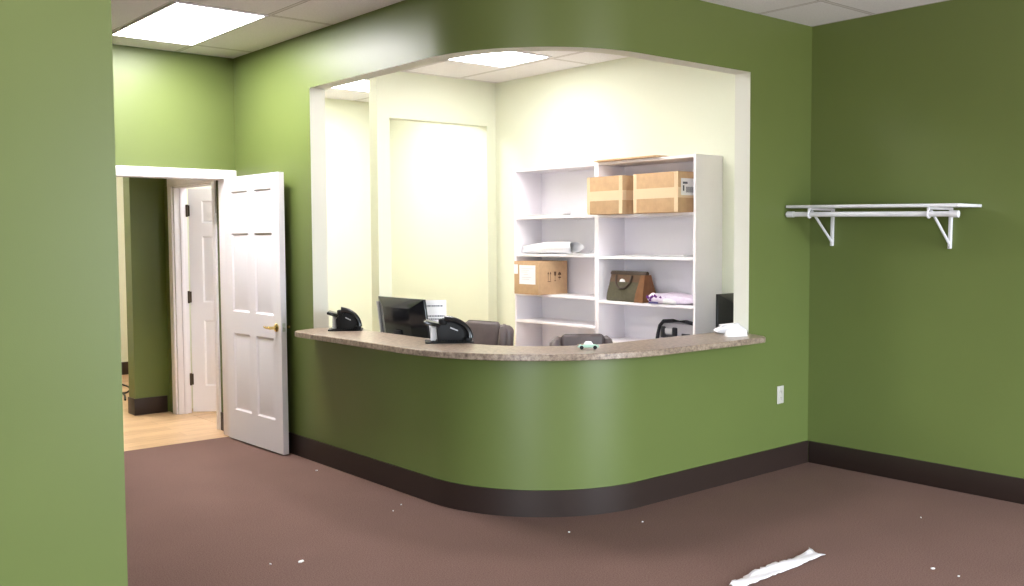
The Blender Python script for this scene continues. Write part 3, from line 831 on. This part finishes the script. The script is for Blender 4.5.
m = MB(); m.obox((-.01, .0, .057), (.12, .085, .008), Matrix.Rotation(R(-6), 3, 'Y'), .0025); m.build('top_fold', TOWELW, t)
t = thing('card_holder', 'small white card holder with grey print at the right end of the counter', 'card holder', (5.030, 3.795, ZC+e), R(-22))
MB().prism([(-.028, 0), (.028, 0), (.024, .006), (-.006, .042), (-.012, .042), (-.022, .012)], 'x', -.070, .070, 0, .0015).build('holder', PAPER, t)
k = MB()
for i in range(6): k.box(-.045+.016*i, -.035+.016*i, -.0218, -.0205, .014, .0165); k.obox((-.042+.015*i, -.0175, .026), (.008, .002, .006), Matrix.Rotation(R(-18), 3, 'X'))
k.build('printed_lines', GREYPA, t)

# ------------------------------------------------------------------ bracket shelf with a rod
t = thing('wall_shelf', 'white shelf on two triangular brackets with a hanging rod, on the dark green wall', 'shelf', (XR, 3.26, 1.50))
t.rotation_euler = (R(1.1), 0, 0)
gx = lambda x: x-XR
gy = lambda y: y-3.26
gz = lambda z: z-1.50
MB().box(gx(5.620), gx(XR-.001), gy(2.680), gy(3.843), gz(1.757), gz(1.776), .003).build('board', WIRE, t)
ro = MB().cyl((gx(5.640), gy(2.688), gz(1.715)), (gx(5.640), gy(3.845), gz(1.715)), .0165, 18).build('rod', WIRE, t)
for y in (2.688, 3.795): MB().cyl((gx(5.640), gy(y-.004), gz(1.715)), (gx(5.640), gy(y+.045), gz(1.715)), .0205, 18).build('rod_cap', WIRE, ro)
for y in (2.862, 3.672):
    m = MB()
    m.box(gx(5.905), gx(XR-.001), gy(y-.010), gy(y+.010), gz(1.505), gz(1.756), .003)
    m.box(gx(5.65), gx(5.915), gy(y-.009), gy(y+.009), gz(1.742), gz(1.7565), .002)
    m.tube([(gx(5.909), gy(y), gz(1.535)), (gx(5.668), gy(y), gz(1.735))], .0085, 8)
    br = m.build('bracket', WIRE, t)
    m = MB(); m.tube([(gx(5.640)+.022*math.cos(a_), gy(y), gz(1.715)+.022*math.sin(a_)) for a_ in [R(100+i*20) for i in range(13)]], .006, 8)
    m.box(gx(5.628), gx(5.642), gy(y-.008), gy(y+.008), gz(1.735), gz(1.757), .002); m.build('rod_hook', WIRE, br)
    m = MB(); m.cyl((gx(5.9049), gy(y), gz(1.515)), (gx(5.902), gy(y), gz(1.515)), .005, 10); m.build('screw', STEEL, br)

# wall outlet
t = thing('wall_outlet', 'ivory double socket plate low on the green wall right of the counter', 'outlet', (5.592, YB, .510))
MB().box(-.036, .036, -.007, -.0005, -.060, .060, .003).build('plate', OUTL, t)
for z in (-.022, .022):
    s_ = MB().prism([(-.016, z-.010), (-.010, z-.015), (.010, z-.015), (.016, z-.010), (.016, z+.010), (.010, z+.015), (-.010, z+.015), (-.016, z+.010)], 'y', -.0095, -.007, 0, .0008).build('socket', OUTL, t)
    k = MB(); k.box(-.007, -.005, -.0100, -.0094, z-.002, z+.007); k.box(.005, .007, -.0100, -.0094, z-.002, z+.006); k.cyl((0, -.0100, z-.008), (0, -.0094, z-.008), .0025, 8)
    k.build('slots', BLACK, s_)

# ------------------------------------------------------------------ litter on the carpet
t_ = MB(); n = 30; up = []; lo_ = []
for i in range(n+1):
    k = i/n
    x = -.335+.67*k
    y1 = .034+random.uniform(-.008, .008) - (.010 if .78 < k < .86 else 0); y0 = -.040+.003*math.sin(9*k)
    if i == 0: y1 = .012; y0 = -.012; x -= .03
    if i == n: y1 = .05; y0 = -.044
    r_ = []
    for j in range(6):
        q = j/5
        r_.append(t_.bm.verts.new((x+random.uniform(-.004, .004), y0+(y1-y0)*q, .003+.016*abs(math.sin(q*2.6+k*5))*q+random.uniform(0, .006))))
    up.append(r_)
for i in range(n):
    for j in range(5): t_.bm.faces.new((up[i][j], up[i+1][j], up[i+1][j+1], up[i][j+1]))
o = t_.build('packing_strip', FILM, None, (3.885, 2.672, .001), R(1), recalc=False, smooth=True)
sd = o.modifiers.new('Solidify', 'SOLIDIFY'); sd.thickness = .0015; sd.offset = 1
tag(o, 'torn crumpled strip of white packing film on the carpet', 'litter')
sp = [(2.22, 4.266, .020), (2.09, 4.331, .007), (3.536, 3.75, .007), (3.974, 3.62, .006), (3.20, 5.90, .010), (3.16, 4.80, .007), (4.442, 2.199, .012), (5.205, 2.651, .007), (4.43, 2.07, .007), (3.05, 4.72, .006)]
for i, (x, y, s_) in enumerate(sp):
    m = MB(); pts = [(s_*random.uniform(.6, 1.)*math.cos(a_)*1.2, s_*random.uniform(.4, .8)*math.sin(a_)) for a_ in [2*PI*k/7 for k in range(7)]]
    m.prism(pts, 'z', 0, .004)
    o = m.build('paper_scrap', PAPER, None, (x, y, .0012), random.uniform(0, 3))
    if i == 0: tag(o, 'largest white paper scrap, on the carpet in the left foreground', 'litter')
    else: tag(o, 'tiny white crumb of paper on the brown carpet', 'litter', 'white crumbs scattered on the carpet')
# cord on the hallway floor
m = MB(); pts = []
for i in range(40):
    k = i/39; pts.append((3.20+.30*k+.05*math.sin(9*k), 9.75+1.0*k+.18*math.sin(7*k), .0095+.004*math.sin(20*k)**2))
m.tube(pts, .009, 8)
tag(m.build('power_cord', BLACK, None, (0, 0, 0)), 'thin black cord lying on the hallway floor', 'cord')

# ------------------------------------------------------------------ world and camera
wd = bpy.data.worlds.new('sky'); S.world = wd; wd.use_nodes = True
nt = wd.node_tree; bg = nt.nodes['Background']
tc = nt.nodes.new('ShaderNodeTexCoord'); sx = nt.nodes.new('ShaderNodeSeparateXYZ'); nt.links.new(tc.outputs['Generated'], sx.inputs[0])
rp = nt.nodes.new('ShaderNodeValToRGB'); el = rp.color_ramp.elements        # pavement below, hazy sky above
mp = nt.nodes.new('ShaderNodeMapRange'); mp.inputs['From Min'].default_value = -1; nt.links.new(sx.outputs['Z'], mp.inputs['Value'])
nt.links.new(mp.outputs['Result'], rp.inputs['Fac'])
el[0].position = .46; el[0].color = (.46, .45, .46, 1); el[1].position = .56; el[1].color = (.80, .90, 1., 1)
nt.links.new(rp.outputs['Color'], bg.inputs['Color']); bg.inputs['Strength'].default_value = 24.0

f, pitch, roll, yaw = 974.52, .0565, -.006, .8726
c, s_ = math.cos, math.sin
fwd = Vector((c(yaw)*c(pitch), s_(yaw)*c(pitch), -s_(pitch)))
rt = Vector((s_(yaw), -c(yaw), 0)); up = rt.cross(fwd)
r2 = c(roll)*rt + s_(roll)*up; u2 = -s_(roll)*rt + c(roll)*up
cam = bpy.data.cameras.new('camera'); co = bpy.data.objects.new('camera', cam); COL.objects.link(co)
cam.sensor_width = 36; cam.lens = f/1024*36; cam.clip_start = .02
M = Matrix((r2, u2, -fwd)).transposed().to_4x4(); M.translation = Vector((0, 0, 1.58))
co.matrix_world = M
S.camera = co
S.view_settings.view_transform = 'Standard'; S.view_settings.look = 'None'
S.view_settings.exposure = 0.35; S.view_settings.gamma = 1; S.view_settings.use_curve_mapping = False
